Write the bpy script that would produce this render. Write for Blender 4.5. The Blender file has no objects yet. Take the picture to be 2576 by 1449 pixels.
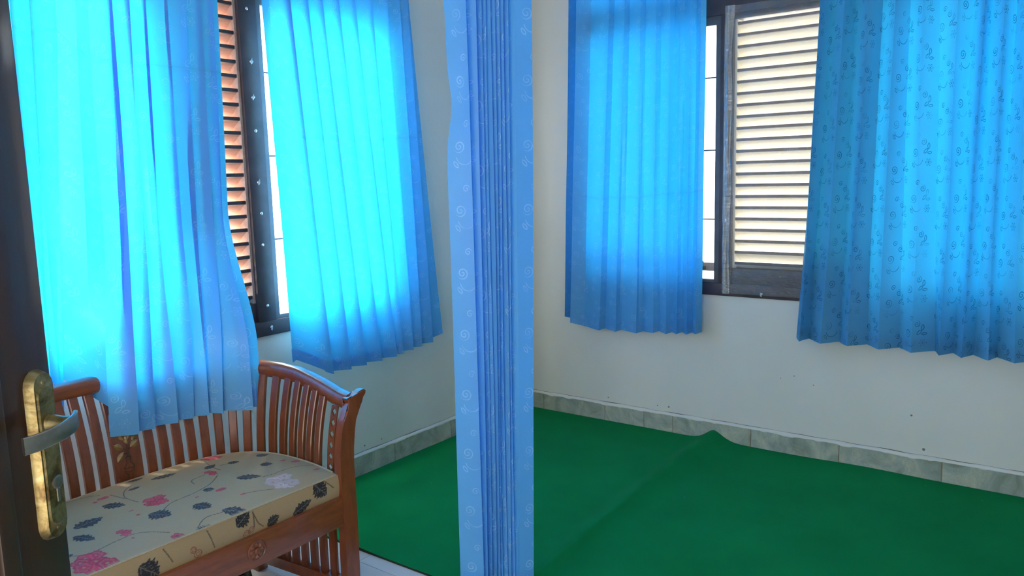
import bpy, bmesh, math, random
import numpy as np
from mathutils import Vector, Matrix, noise

random.seed(7)
S = bpy.context.scene
COL = S.collection

# ------------------------------------------------------------------ camera
CAMPOS = (-4.103, -2.966, 1.5)
cam_data = bpy.data.cameras.new('camera')
cam = bpy.data.objects.new('camera', cam_data)
COL.objects.link(cam)
R = Matrix(((0.59432243, -0.80384003, -0.02494089),
            (0.12709907, 0.06325833, 0.9898708),
            (-0.79412006, -0.59147239, 0.13976317)))      # world -> camera
cam.matrix_world = Matrix.Translation(CAMPOS) @ R.transposed().to_4x4()
cam_data.sensor_width = 36
cam_data.lens = 36 * 1996.2487 / 2576
cam_data.clip_start = 0.02
S.camera = cam

# ------------------------------------------------------------------ world, sun, light, exposure
SKY = 4.5
w = bpy.data.worlds.new('world')
S.world = w
w.use_nodes = True
bg = w.node_tree.nodes['Background']
bg.inputs[0].default_value = (0.90, 0.95, 1.0, 1)
bg.inputs[1].default_value = SKY
sun_data = bpy.data.lights.new('sun', 'SUN')
sun_data.energy = 105.0
sun_data.angle = math.radians(2)
sun_data.color = (1.0, 0.95, 0.86)
sun = bpy.data.objects.new('sun', sun_data)
COL.objects.link(sun)
sun.rotation_euler = Vector((0.03, -0.55, -0.83)).to_track_quat('-Z', 'Y').to_euler()
hall = bpy.data.lights.new('doorway_fill', 'AREA')       # added fill light in the doorway, standing in for hall daylight
hall.shape = 'RECTANGLE'
hall.size, hall.size_y = 0.85, 2.0
hall.energy = 5.5
hall.color = (1.0, 0.95, 0.86)
hl = bpy.data.objects.new('doorway_fill', hall)
COL.objects.link(hl)
hl.location = (-4.72, -2.62, 1.1)
hl.rotation_euler = Vector((1, 0.12, 0.0)).to_track_quat('-Z', 'Z').to_euler()
rear = bpy.data.lights.new('rear_fill', 'AREA')   # added fill light at the rear wall, which has no window
rear.shape = 'RECTANGLE'
rear.size, rear.size_y = 1.1, 1.3
rear.energy = 14
rear.color = (1.0, 0.95, 0.86)
rl = bpy.data.objects.new('rear_fill', rear)
COL.objects.link(rl)
rl.location = (-4.74, -1.15, 1.5)
rl.rotation_euler = Vector((1, -0.05, -0.05)).to_track_quat('-Z', 'Z').to_euler()
lamp = bpy.data.lights.new('overhead_fill', 'AREA')        # added overhead fill light, unseen and without any fixture
lamp.shape = 'DISK'
lamp.size = 0.6
lamp.energy = 2
lamp.color = (1.0, 0.92, 0.78)
lo = bpy.data.objects.new('overhead_fill', lamp)
COL.objects.link(lo)
lo.location = (-2.6, -2.3, 2.90)
S.view_settings.view_transform = 'Standard'
S.view_settings.look = 'None'
S.view_settings.gamma = 1.0
S.view_settings.exposure = 0.1
S.cycles.max_bounces = 8
S.cycles.transparent_max_bounces = 12
S.view_settings.use_curve_mapping = False


# ------------------------------------------------------------------ node helper
class V:
    """a socket (or number) with arithmetic that writes Math nodes"""
    def __init__(s, nt, sock): s.nt, s.s = nt, sock
    def _op(s, op, *a, clamp=False):
        n = s.nt.nodes.new('ShaderNodeMath'); n.operation = op; n.use_clamp = clamp
        for i, x in enumerate((s,) + a):
            if isinstance(x, V): s.nt.links.new(x.s, n.inputs[i])
            else: n.inputs[i].default_value = x
        return V(s.nt, n.outputs[0])
    def __add__(s, o): return s._op('ADD', o)
    def __sub__(s, o): return s._op('SUBTRACT', o)
    def __mul__(s, o): return s._op('MULTIPLY', o)
    def __truediv__(s, o): return s._op('DIVIDE', o)
    def __lt__(s, o): return s._op('LESS_THAN', o)
    def __gt__(s, o): return s._op('GREATER_THAN', o)
    def f(s, op, *a, clamp=False): return s._op(op, *a, clamp=clamp)


class Mat:
    def __init__(s, name):
        s.m = bpy.data.materials.new(name); s.m.use_nodes = True
        s.nt = s.m.node_tree; s.nt.nodes.clear()
        s.out = s.nt.nodes.new('ShaderNodeOutputMaterial')
    def n(s, t, **kw):
        x = s.nt.nodes.new('ShaderNode' + t)
        for k, v in kw.items(): setattr(x, k, v)
        return x
    def set(s, node, key, val):
        if isinstance(val, V): s.nt.links.new(val.s, node.inputs[key])
        elif hasattr(val, 'is_output'): s.nt.links.new(val, node.inputs[key])
        elif isinstance(val, tuple) and len(val) == 3 and node.inputs[key].type == 'RGBA': node.inputs[key].default_value = (*val, 1)
        else: node.inputs[key].default_value = val
        return node
    def coord(s, which='Object'): return s.n('TexCoord').outputs[which]
    def mapped(s, scale=(1, 1, 1), which='Object'):
        mp = s.n('Mapping'); mp.inputs['Scale'].default_value = scale
        s.nt.links.new(s.coord(which), mp.inputs['Vector']); return mp.outputs[0]
    def noise(s, vec, scale, detail=4, rough=0.55, dist=0.0, out='Fac'):
        t = s.n('TexNoise'); s.nt.links.new(vec, t.inputs['Vector'])
        t.inputs['Scale'].default_value = scale; t.inputs['Detail'].default_value = detail
        t.inputs['Roughness'].default_value = rough; t.inputs['Distortion'].default_value = dist
        return t.outputs[out]
    def ramp(s, fac, stops):
        r = s.n('ValToRGB'); s.set(r, 'Fac', fac)
        el = r.color_ramp.elements
        while len(el) > 1: el.remove(el[-1])
        el[0].position, el[0].color = stops[0][0], (*stops[0][1], 1)
        for p, c in stops[1:]:
            e = el.new(p); e.color = (*c, 1)
        return r.outputs[0]
    def mix(s, fac, a, b):
        m = s.n('Mix', data_type='RGBA')
        for k, v in ((0, fac), (6, a), (7, b)):
            if isinstance(v, V): s.nt.links.new(v.s, m.inputs[k])
            elif hasattr(v, 'is_output'): s.nt.links.new(v, m.inputs[k])
            elif isinstance(v, tuple): m.inputs[k].default_value = (*v, 1)
            else: m.inputs[k].default_value = v
        return m.outputs[2]
    def bump(s, h, strength=0.3, dist=0.01):
        b = s.n('Bump'); s.set(b, 'Height', h); b.inputs['Strength'].default_value = strength
        b.inputs['Distance'].default_value = dist; return b.outputs[0]
    def surf(s, node):
        s.nt.links.new(node.outputs[0] if hasattr(node, 'outputs') else node, s.out.inputs['Surface']); return s.m
    def principled(s, color, rough=0.5, normal=None, spec=0.5, metal=0.0, coat=0.0, **kw):
        p = s.n('BsdfPrincipled'); s.set(p, 'Base Color', color); s.set(p, 'Roughness', rough)
        p.inputs['Specular IOR Level'].default_value = spec; p.inputs['Metallic'].default_value = metal
        p.inputs['Coat Weight'].default_value = coat; p.inputs['Coat Roughness'].default_value = 0.12
        if normal is not None: s.nt.links.new(normal, p.inputs['Normal'])
        for k, v in kw.items(): s.set(p, k, v)
        return s.surf(p)


# ------------------------------------------------------------------ materials
def m_wall():
    m = Mat('painted_plaster')
    c = m.coord()
    n1 = m.noise(c, 1.3, 3); n2 = m.noise(c, 60, 5)
    col = m.ramp(n1, [(0.3, (0.72, 0.70, 0.62)), (0.7, (0.78, 0.76, 0.69))])
    # little chips and marks in the paint near the skirting of both walls
    sep = m.n('SeparateXYZ'); m.nt.links.new(c, sep.inputs[0])
    x, y, z = (V(m.nt, sep.outputs[i]) for i in range(3))
    nz = V(m.nt, m.noise(c, 35, 3))
    mask = None
    for (py, pz, r) in [(-1.02, .152, .006), (-2.35, .150, .007), (-1.83, .395, .0035), (-2.29, .31, .004),
                        (-1.66, .41, .001), (-1.73, .43, .001), (-.62, .150, .004), (-.95, .150, .003)]:
        d = ((y - py).f('POWER', 2.0) + (z - pz).f('POWER', 2.0)).f('SQRT') + (nz - 0.5) * 0.016
        k = (d < r) * (x > -0.03)
        mask = k if mask is None else mask.f('MAXIMUM', k)
    for (px, pz, r) in [(-1.30, .150, .004), (-1.42, .148, .005), (-1.12, .42, .0005)]:
        d = ((x - px).f('POWER', 2.0) + (z - pz).f('POWER', 2.0)).f('SQRT') + (nz - 0.5) * 0.016
        k = (d < r) * (y > -0.03)
        mask = mask.f('MAXIMUM', k)
    col = m.mix(mask, col, (0.20, 0.21, 0.20))
    n3 = m.noise(c, 4, 5)
    h = V(m.nt, n2) * 0.15 + V(m.nt, n3) * 1.0
    return m.principled(col, 0.55, m.bump(h, 0.35, 0.012), 0.3)

def m_simple(name, col, rough=0.5, nscale=40, var=0.12, bump=0.0, metal=0.0, spec=0.5, coat=0.0):
    m = Mat(name)
    c = m.coord(); n = m.noise(c, nscale, 4)
    a = tuple(x * (1 - var) for x in col); b = tuple(min(1, x * (1 + var)) for x in col)
    cc = m.ramp(n, [(0.3, a), (0.7, b)])
    return m.principled(cc, rough, m.bump(n, bump, 0.004) if bump else None, spec, metal, coat)

def m_wood(name, dark, light, scale=(3, 3, 1), rough=0.3, coat=0.4, stretch=9.0, spec=0.5):
    m = Mat(name)
    v = m.mapped((scale[0] * stretch, scale[1] * stretch, scale[2] * stretch))
    n = m.noise(v, 1.6, 6, 0.6, 0.8)
    n2 = m.noise(m.mapped(tuple(x * 40 for x in scale)), 2.2, 3)
    fac = V(m.nt, n) * 0.75 + V(m.nt, n2) * 0.25
    col = m.ramp(fac, [(0.3, dark), (0.68, light)])
    return m.principled(col, rough, m.bump(fac, 0.12, 0.003), spec, 0, coat)

def m_carpet():
    m = Mat('green_carpet')
    c = m.coord()
    n = m.noise(c, 3, 3); n2 = m.noise(c, 900, 2)
    f = V(m.nt, n) * 0.6 + V(m.nt, n2) * 0.4
    col = m.ramp(f, [(0.3, (0.000, 0.195, 0.052)), (0.7, (0.002, 0.255, 0.074))])
    sp = V(m.nt, m.noise(c, 55, 2)) > 0.795
    col = m.mix(sp * 0.55, col, (0.30, 0.42, 0.30))
    return m.principled(col, 0.95, m.bump(n2, 0.5, 0.002), 0.12, **{})

def m_marble(name, tint):
    m = Mat(name)
    oi = m.n('ObjectInfo')
    v = m.n('VectorMath'); v.operation = 'ADD'
    m.nt.links.new(m.coord(), v.inputs[0]); m.nt.links.new(oi.outputs['Random'], v.inputs[1])
    off = m.n('VectorMath'); off.operation = 'MULTIPLY_ADD'
    m.nt.links.new(oi.outputs['Random'], off.inputs[0]); off.inputs[1].default_value = (13, 7, 5)
    m.nt.links.new(m.coord(), off.inputs[2])
    n = m.noise(off.outputs[0], 7, 6, 0.62, 1.2)
    n2 = m.noise(off.outputs[0], 22, 5, 0.7, 2.5)
    col = m.ramp(n, [(0.30, (tint[0] * .62, tint[1] * .64, tint[2] * .56)), (0.47, tint), (0.66, (min(1, tint[0] * 1.45), tint[1] * 1.32, tint[2] * 1.2))])
    vein = V(m.nt, n2).f('SUBTRACT', 0.5).f('ABSOLUTE') < 0.012
    col = m.mix(vein * 0.55, col, (0.34, 0.27, 0.17))
    return m.principled(col, 0.32, None, 0.4)

def m_glass():
    m = Mat('window_glass')
    t = m.n('BsdfTransparent'); t.inputs[0].default_value = (0.93, 0.96, 0.96, 1)
    g = m.n('BsdfGlossy'); g.inputs['Roughness'].default_value = 0.03
    x = m.n('MixShader'); x.inputs[0].default_value = 0.06
    m.nt.links.new(t.outputs[0], x.inputs[1]); m.nt.links.new(g.outputs[0], x.inputs[2])
    return m.surf(x)

def m_filmed_glass():
    m = Mat('glass_behind_milky_film')
    t = m.n('BsdfTranslucent'); t.inputs[0].default_value = (0.95, 0.95, 0.93, 1)
    tr = m.n('BsdfTransparent'); tr.inputs[0].default_value = (0.9, 0.9, 0.9, 1)
    g = m.n('BsdfGlossy'); g.inputs['Roughness'].default_value = 0.1
    x0 = m.n('MixShader'); x0.inputs[0].default_value = 0.14
    m.nt.links.new(t.outputs[0], x0.inputs[1]); m.nt.links.new(tr.outputs[0], x0.inputs[2])
    x = m.n('MixShader'); x.inputs[0].default_value = 0.04
    m.nt.links.new(x0.outputs[0], x.inputs[1]); m.nt.links.new(g.outputs[0], x.inputs[2])
    return m.surf(x)

def m_film(name='clear_plastic_film', scat=0.13, gl=0.10):
    m = Mat(name)
    c = m.coord()
    n = m.noise(m.mapped((1, 3, 9)), 5, 4, 0.6, 1.5)
    t = m.n('BsdfTransparent'); t.inputs[0].default_value = (0.97, 0.97, 0.96, 1)
    d = m.n('BsdfTranslucent'); d.inputs[0].default_value = (0.92, 0.9, 0.86, 1)
    d2 = m.n('BsdfDiffuse'); d2.inputs[0].default_value = (0.8, 0.8, 0.82, 1)
    g = m.n('BsdfGlossy'); g.inputs['Roughness'].default_value = 0.14
    b = m.bump(n, 0.5, 0.01); m.nt.links.new(b, g.inputs['Normal'])
    a1 = m.n('MixShader'); a1.inputs[0].default_value = 0.4
    m.nt.links.new(d.outputs[0], a1.inputs[1]); m.nt.links.new(d2.outputs[0], a1.inputs[2])
    x1 = m.n('MixShader'); x1.inputs[0].default_value = scat
    m.nt.links.new(t.outputs[0], x1.inputs[1]); m.nt.links.new(a1.outputs[0], x1.inputs[2])
    x = m.n('MixShader'); x.inputs[0].default_value = gl
    m.nt.links.new(x1.outputs[0], x.inputs[1]); m.nt.links.new(g.outputs[0], x.inputs[2])
    return m.surf(x)

def m_curtain(name, refl=(0.082, 0.29, 0.49), trans=(0.002, 0.150, 0.385), motif_refl=(0.25, 0.50, 0.74), motif_block=0.35, strength=0.75, creases=()):
    """woven blue cloth that lets light through, with a woven-in pattern of scrolls, leaves and small flowers"""
    m = Mat(name)
    uv = m.coord('UV')
    sep = m.n('SeparateXYZ'); m.nt.links.new(uv, sep.inputs[0])
    u, v = V(m.nt, sep.outputs[0]), V(m.nt, sep.outputs[1])
    CU, CV = 0.150, 0.205
    col_i = (u / CU).f('FLOOR')
    odd = col_i.f('MODULO', 2.0).f('ABSOLUTE')
    uu = ((u / CU).f('FRACT') - 0.5) * CU
    vv = ((v / CV + odd * 0.37).f('FRACT') - 0.5) * CV
    def local(cu, cv):
        a, b = uu - cu, vv - cv
        return a, b, (a * a + b * b).f('SQRT'), b.f('ARCTAN2', a)
    def spiral(cu, cv, Rr, k, sgn):
        a, b, r, th = local(cu, cv)
        ph = (r * k + th * (sgn / (2 * math.pi))).f('FRACT')
        return ((ph - 0.5).f('ABSOLUTE') < 0.16) * (r < Rr)
    def flower(cu, cv, Rr, n):
        a, b, r, th = local(cu, cv)
        rim = ((th * float(n)).f('COSINE') * 0.28 + 0.72) * Rr
        return ((r - rim).f('ABSOLUTE') < 0.0016).f('MAXIMUM', (r < Rr * 0.22))
    def leaf(cu, cv, ang, L, W):
        a, b, r, th = local(cu, cv)
        ca, sa = math.cos(ang), math.sin(ang)
        p = a * ca + b * sa; q = b * ca - a * sa
        half = (p * p * (-W / (L * L)) + W)
        return ((q.f('ABSOLUTE') - half).f('ABSOLUTE') < 0.0016) * (p.f('ABSOLUTE') < L)
    parts = [spiral(-0.035, -0.015, 0.020, 90, 1), spiral(0.018, 0.030, 0.016, 105, -1), spiral(-0.012, 0.055, 0.013, 110, 1),
             flower(0.046, -0.060, 0.017, 6), leaf(0.030, -0.010, 0.7, 0.015, 0.006), leaf(0.046, 0.012, 1.5, 0.014, 0.006),
             leaf(0.052, -0.018, 0.1, 0.013, 0.005), leaf(-0.045, -0.072, 2.2, 0.013, 0.005)]
    a, b, r, th = local(-0.015, -0.045)
    parts.append(((r - 0.028).f('ABSOLUTE') < 0.0013) * (b < -0.004))
    mk = parts[0]
    for p in parts[1:]: mk = mk.f('MAXIMUM', p)
    fade = V(m.nt, m.noise(m.mapped((1, 1, 1), 'UV'), 14, 2)) - 0.5
    mk = mk * (fade * 3.0 + 0.75).f('ADD', 0.0, clamp=True) * strength
    wv = V(m.nt, m.noise(m.mapped((1, 0.25, 1), 'UV'), 900, 2)) - 0.5
    wv2 = V(m.nt, m.noise(m.mapped((1, 1, 1), 'UV'), 9, 3)) - 0.5
    gain = wv * 0.5 + wv2 * 0.18 + 1.0
    rc = m.mix(mk, refl, motif_refl)
    rcv = m.n('VectorMath'); rcv.operation = 'SCALE'; m.nt.links.new(rc, rcv.inputs[0]); m.nt.links.new(gain.s, rcv.inputs['Scale'])
    tsc = (mk * (-motif_block) + 1.0) * (wv2 * 0.12 + 1.0)
    crease = None
    for lv in creases:
        k = ((v - lv).f('ABSOLUTE') * -160.0).f('EXPONENT')
        crease = k if crease is None else crease + k
    hb = wv * 0.15 + mk * 0.12
    if crease is not None:
        hb = hb + crease
        tsc = tsc * (crease * -0.22 + 1.0)
    nb = m.bump(hb, 0.5, 0.004)
    tcv = m.n('VectorMath'); tcv.operation = 'SCALE'; tcv.inputs[0].default_value = trans; m.nt.links.new(tsc.s, tcv.inputs['Scale'])
    d = m.n('BsdfDiffuse'); m.nt.links.new(rcv.outputs[0], d.inputs[0]); m.nt.links.new(nb, d.inputs['Normal'])
    t = m.n('BsdfTranslucent'); m.nt.links.new(tcv.outputs[0], t.inputs[0])
    ad = m.n('AddShader'); m.nt.links.new(d.outputs[0], ad.inputs[0]); m.nt.links.new(t.outputs[0], ad.inputs[1])
    g = m.n('BsdfGlossy'); g.inputs['Roughness'].default_value = 0.42; g.inputs[0].default_value = (0.62, 0.8, 1, 1)
    m.nt.links.new(nb, g.inputs['Normal'])
    mx = m.n('MixShader'); mx.inputs[0].default_value = 0.07
    m.nt.links.new(ad.outputs[0], mx.inputs[1]); m.nt.links.new(g.outputs[0], mx.inputs[2])
    tr = m.n('BsdfTransparent')
    pin = (V(m.nt, m.noise(m.mapped((1, 1, 1), 'UV'), 420, 2)) > 0.66) * 0.035
    mx2 = m.n('MixShader'); m.nt.links.new(pin.s, mx2.inputs[0])
    m.nt.links.new(mx.outputs[0], mx2.inputs[1]); m.nt.links.new(tr.outputs[0], mx2.inputs[2])
    return m.surf(mx2)

def m_print(name):
    """cloth whose flat woven print is stored as a colour attribute"""
    m = Mat(name)
    at = m.n('Attribute'); at.attribute_name = 'print'
    n = m.noise(m.coord(), 700, 3)
    sc = V(m.nt, n) * 0.5 + 0.75
    vm = m.n('VectorMath'); vm.operation = 'SCALE'; m.nt.links.new(at.outputs['Color'], vm.inputs[0]); m.nt.links.new(sc.s, vm.inputs['Scale'])
    h = V(m.nt, n) * 0.4 + V(m.nt, m.noise(m.coord(), 9, 3)) * 2.0
    return m.principled(vm.outputs[0], 0.62, m.bump(h, 0.35, 0.004), 0.3, **{'Sheen Weight': 0.08, 'Sheen Roughness': 0.45})

def m_brass():
    m = Mat('worn_brass')
    c = m.coord()
    n = m.noise(c, 30, 6, 0.7, 0.5)
    col = m.ramp(n, [(0.35, (0.10, 0.06, 0.025)), (0.5, (0.27, 0.21, 0.09)), (0.68, (0.38, 0.35, 0.21))])
    r = V(m.nt, m.noise(c, 12, 3)) * 0.25 + 0.26
    return m.principled(col, r, m.bump(n, 0.12, 0.002), 0.5, 0.85)

M_WALL = m_wall()
M_CEIL = m_simple('ceiling_paint', (0.78, 0.77, 0.73), 0.7, 3, 0.03)
M_TILE = m_simple('white_floor_tile', (0.70, 0.69, 0.68), 0.18, 3, 0.05, 0, 0, 0.5)
M_GROUT = m_simple('grout', (0.22, 0.19, 0.16), 0.9, 60, 0.2)
M_GROUT_T = m_simple('tan_grout', (0.42, 0.34, 0.24), 0.9, 60, 0.2)
M_BB = m_marble('grey_green_marble', (0.40, 0.45, 0.385))
M_CARPET = m_carpet()
M_CARPET_EDGE = m_simple('carpet_backing', (0.01, 0.03, 0.015), 0.95, 80, 0.2)
M_FRAME = m_simple('dark_window_paint', (0.055, 0.040, 0.048), 0.42, 14, 0.25, 0.1)
M_SASH = m_simple('grey_sash_paint', (0.10, 0.10, 0.115), 0.4, 14, 0.15, 0.1)
M_SLAT = m_wood('louvre_wood', (0.40, 0.24, 0.19), (0.62, 0.42, 0.34), (1, 6, 6), 0.5, 0.1, 3.0)
M_SLATP = m_wood('pale_louvre_wood', (0.80, 0.74, 0.62), (0.88, 0.84, 0.73), (6, 1, 6), 0.5, 0.1, 3.0)
M_GLASS = m_glass()
M_FILM = m_film()
M_FILM2 = m_film('folded_plastic_film', 0.16, 0.22)
M_GLASSM = m_filmed_glass()
M_CURT = m_curtain('blue_curtain', strength=0.95)
M_CURT1 = m_curtain('blue_curtain_creased_high', creases=(1.30,))
M_CURT2 = m_curtain('blue_curtain_creased_middle', creases=(1.08,))
M_CURT3 = m_curtain('blue_curtain_creased_low', creases=(0.77,))
M_CURTR = m_curtain('blue_curtain_dark_pattern', refl=(0.10, 0.315, 0.50), trans=(0.003, 0.165, 0.30), motif_refl=(0.012, 0.085, 0.25), motif_block=0.7, strength=1.0)
M_BENCH = m_wood('varnished_teak', (0.115, 0.026, 0.010), (0.245, 0.064, 0.021), (4, 4, 1), 0.28, 0.5, 5.0)
M_BENCH_X = m_wood('varnished_teak_rail', (0.130, 0.030, 0.010), (0.275, 0.075, 0.024), (0.6, 5, 5), 0.28, 0.5, 5.0)
M_CARVE = m_simple('carved_teak', (0.075, 0.035, 0.014), 0.35, 30, 0.4, 0.2, 0, 0.5, 0.3)
M_GILT = m_simple('rubbed_carving', (0.27, 0.165, 0.05), 0.35, 90, 0.45, 0.2, 0, 0.5, 0.3)
M_DOOR = m_wood('dark_door_varnish', (0.022, 0.010, 0.008), (0.045, 0.019, 0.013), (6, 6, 0.5), 0.32, 0.35, 4.0)
M_BRASS = m_brass()
M_STEEL = m_simple('dull_steel', (0.26, 0.245, 0.21), 0.35, 50, 0.2, 0.1, 0.9)
M_TACK = m_simple('tack_metal', (0.72, 0.74, 0.78), 0.25, 60, 0.1, 0, 0.8)
M_SCRAP = m_simple('plastic_scrap', (0.42, 0.55, 0.62), 0.25, 30, 0.2, 0.2)
M_BLACK = m_simple('black_glaze', (0.006, 0.009, 0.012), 0.12, 20, 0.3, 0.05, 0, 0.6, 0.4)
M_PRINT = m_print('floral_brocade')
M_PIPING = m_simple('tan_piping', (0.42, 0.33, 0.20), 0.7, 200, 0.15, 0.2)
M_YARD = m_simple('sunlit_concrete', (0.17, 0.165, 0.15), 0.9, 6, 0.08)
M_RAIL = m_simple('white_rail', (0.8, 0.8, 0.8), 0.4, 20, 0.03)


# ------------------------------------------------------------------ object helpers
def link(o, parent=None):
    COL.objects.link(o)
    if parent is not None: o.parent = parent
    return o

def mesh_obj(name, verts, faces, mats, parent=None, smooth=False, angle=None, uv=None, fmat=None):
    me = bpy.data.meshes.new(name)
    me.from_pydata([tuple(v) for v in verts], [], faces)
    for mt in (mats if isinstance(mats, (list, tuple)) else [mats]): me.materials.append(mt)
    if fmat is not None: me.polygons.foreach_set('material_index', fmat)
    if uv is not None:
        l = me.uv_layers.new(name='UVMap')
        for lp in me.loops: l.data[lp.index].uv = uv[lp.vertex_index]
    if smooth:
        me.polygons.foreach_set('use_smooth', [True] * len(me.polygons))
        if angle: me.set_sharp_from_angle(angle=math.radians(angle))
    me.update()
    return link(bpy.data.objects.new(name, me), parent)

def bm_obj(name, bm, mat, parent=None, smooth=False, angle=35):
    bmesh.ops.recalc_face_normals(bm, faces=bm.faces)
    me = bpy.data.meshes.new(name)
    bm.to_mesh(me); bm.free()
    for mt in (mat if isinstance(mat, (list, tuple)) else [mat]): me.materials.append(mt)
    if smooth:
        me.polygons.foreach_set('use_smooth', [True] * len(me.polygons))
        me.set_sharp_from_angle(angle=math.radians(angle))
    return link(bpy.data.objects.new(name, me), parent)

def box(bm, lo, hi, bevel=0.0, M=None):
    r = bmesh.ops.create_cube(bm, size=1.0)
    vs = r['verts']
    c = [(a + b) / 2 for a, b in zip(lo, hi)]; d = [abs(b - a) for a, b in zip(lo, hi)]
    for v in vs: v.co = Vector((c[0] + v.co.x * d[0], c[1] + v.co.y * d[1], c[2] + v.co.z * d[2]))
    if bevel:
        es = list({e for v in vs for e in v.link_edges})
        rb = bmesh.ops.bevel(bm, geom=es, offset=bevel, segments=2, affect='EDGES', profile=0.6)
        vs = list({v for f in rb['faces'] for v in f.verts} | {v for v in vs if v.is_valid})
    if M is not None:
        for v in vs: v.co = M @ v.co
    return vs

def boxes_obj(name, lst, mat, parent=None, bevel=0.0):
    bm = bmesh.new()
    for lo, hi in lst: box(bm, lo, hi, bevel)
    return bm_obj(name, bm, mat, parent, bool(bevel))

def sweep(bm, path, section, up=None, closed_section=True, caps=True):
    """section(i) -> list of (a, b); a along side axis, b along up axis"""
    rings = []
    n = len(path)
    for i, p in enumerate(path):
        p = Vector(p)
        t = (Vector(path[min(i + 1, n - 1)]) - Vector(path[max(i - 1, 0)])).normalized()
        u = Vector(up(i) if callable(up) else (up or (0, 0, 1)))
        s = t.cross(u).normalized(); u2 = s.cross(t).normalized()
        rings.append([bm.verts.new(p + s * a + u2 * b) for a, b in section(i)])
    m = len(rings[0])
    for i in range(n - 1):
        for j in range(m):
            bm.faces.new((rings[i][j], rings[i][(j + 1) % m], rings[i + 1][(j + 1) % m], rings[i + 1][j]))
    if caps:
        bm.faces.new(rings[0][::-1]); bm.faces.new(rings[-1])
    return rings

def round_rect(w, h, r, k=3):
    pts = []
    for cx, cy, a0 in ((w / 2 - r, h / 2 - r, 0), (-w / 2 + r, h / 2 - r, 90), (-w / 2 + r, -h / 2 + r, 180), (w / 2 - r, -h / 2 + r, 270)):
        for i in range(k + 1):
            a = math.radians(a0 + 90 * i / k)
            pts.append((cx + r * math.cos(a), cy + r * math.sin(a)))
    return pts

def circle(r, k=8): return [(r * math.cos(2 * math.pi * i / k), r * math.sin(2 * math.pi * i / k)) for i in range(k)]

def tube(bm, path, r, k=8, up=(0, 0, 1)):
    sweep(bm, path, (lambda i: circle(r(i) if callable(r) else r, k)), up)

def lathe(bm, prof, k=24, M=None):
    rings = []
    for r, z in prof:
        rings.append([bm.verts.new(Vector((r * math.cos(2 * math.pi * i / k), r * math.sin(2 * math.pi * i / k), z))) for i in range(k)])
    for a, b in zip(rings, rings[1:]):
        for i in range(k): bm.faces.new((a[i], a[(i + 1) % k], b[(i + 1) % k], b[i]))
    bm.faces.new(rings[0][::-1]); bm.faces.new(rings[-1])
    if M is not None:
        for ring in rings:
            for v in ring: v.co = M @ v.co

def prism(bm, pts, M, depth):
    """polygon pts (2d) extruded by depth; M maps (x, y, z) into the world"""
    a = [bm.verts.new(M @ Vector((x, y, 0))) for x, y in pts]
    b = [bm.verts.new(M @ Vector((x, y, depth))) for x, y in pts]
    n = len(pts)
    bm.faces.new(a[::-1]); bm.faces.new(b)
    for i in range(n): bm.faces.new((a[i], a[(i + 1) % n], b[(i + 1) % n], b[i]))

def empty(name, loc, label=None, cat=None):
    o = bpy.data.objects.new(name, None); o.empty_display_size = 0.1
    o.location = loc; COL.objects.link(o)
    if label: o['label'] = label; o['category'] = cat
    return o

def tag(o, label, cat, group=None):
    o['label'] = label; o['category'] = cat
    if group: o['group'] = group
    return o

def struct(o):
    o['kind'] = 'structure'; return o

def settle(root, children_world=True):
    """children were modelled in world coordinates: keep them there under a root that is not at the origin"""
    inv = Matrix.Translation(-Vector(root.location))
    done = set()
    for ch in root.children:
        if ch.type == 'MESH':
            if ch.data.name not in done:
                ch.data.transform(inv); done.add(ch.data.name)


# ------------------------------------------------------------------ room shell
ZC = 2.95
WT = 0.14
XB, YN = -4.80, -3.70           # wall behind the photographer, wall on the near right
# window openings (between outer edges of the frames)
W1 = dict(x0=-3.28, x1=-1.14, z0=0.822, z1=2.36)      # in the left wall, along x
W2 = dict(y0=-2.86, y1=-0.44, z0=0.829, z1=2.43, zt=2.74)      # in the right wall, along y

struct(boxes_obj('wall_left', [((XB - WT, 0, 0), (W1['x0'], WT, ZC)), ((W1['x1'], 0, 0), (WT, WT, ZC)),
                               ((W1['x0'], 0, 0), (W1['x1'], WT, W1['z0'])), ((W1['x0'], 0, W1['z1']), (W1['x1'], WT, ZC))], M_WALL))
struct(boxes_obj('wall_right', [((0, YN - WT, 0), (WT, W2['y0'], ZC)), ((0, W2['y1'], 0), (WT, 0, ZC)),
                                ((0, W2['y0'], 0), (WT, W2['y1'], W2['z0'])), ((0, W2['y0'], W2['zt']), (WT, W2['y1'], ZC))], M_WALL))
DY0, DY1, DZ = -3.08, -2.14, 2.12                     # the doorway the photographer stands in
struct(boxes_obj('wall_back', [((XB - WT, DY1, 0), (XB, 0, ZC)), ((XB - WT, YN - WT, 0), (XB, DY0, ZC)), ((XB - WT, DY0, DZ), (XB, DY1, ZC))], M_WALL))
struct(boxes_obj('wall_near', [((XB, YN - WT, 0), (0, YN, ZC))], M_WALL))
struct(boxes_obj('ceiling', [((XB - WT, YN - WT, ZC), (WT, WT, ZC + 0.1))], M_CEIL))
floor = struct(boxes_obj('floor', [((XB - 1.6, YN - WT, -0.12), (WT, WT, -0.012))], M_GROUT))
struct(boxes_obj('ground', [((-30, -30, -0.5), (30, 30, -0.32))], M_YARD))

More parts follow.
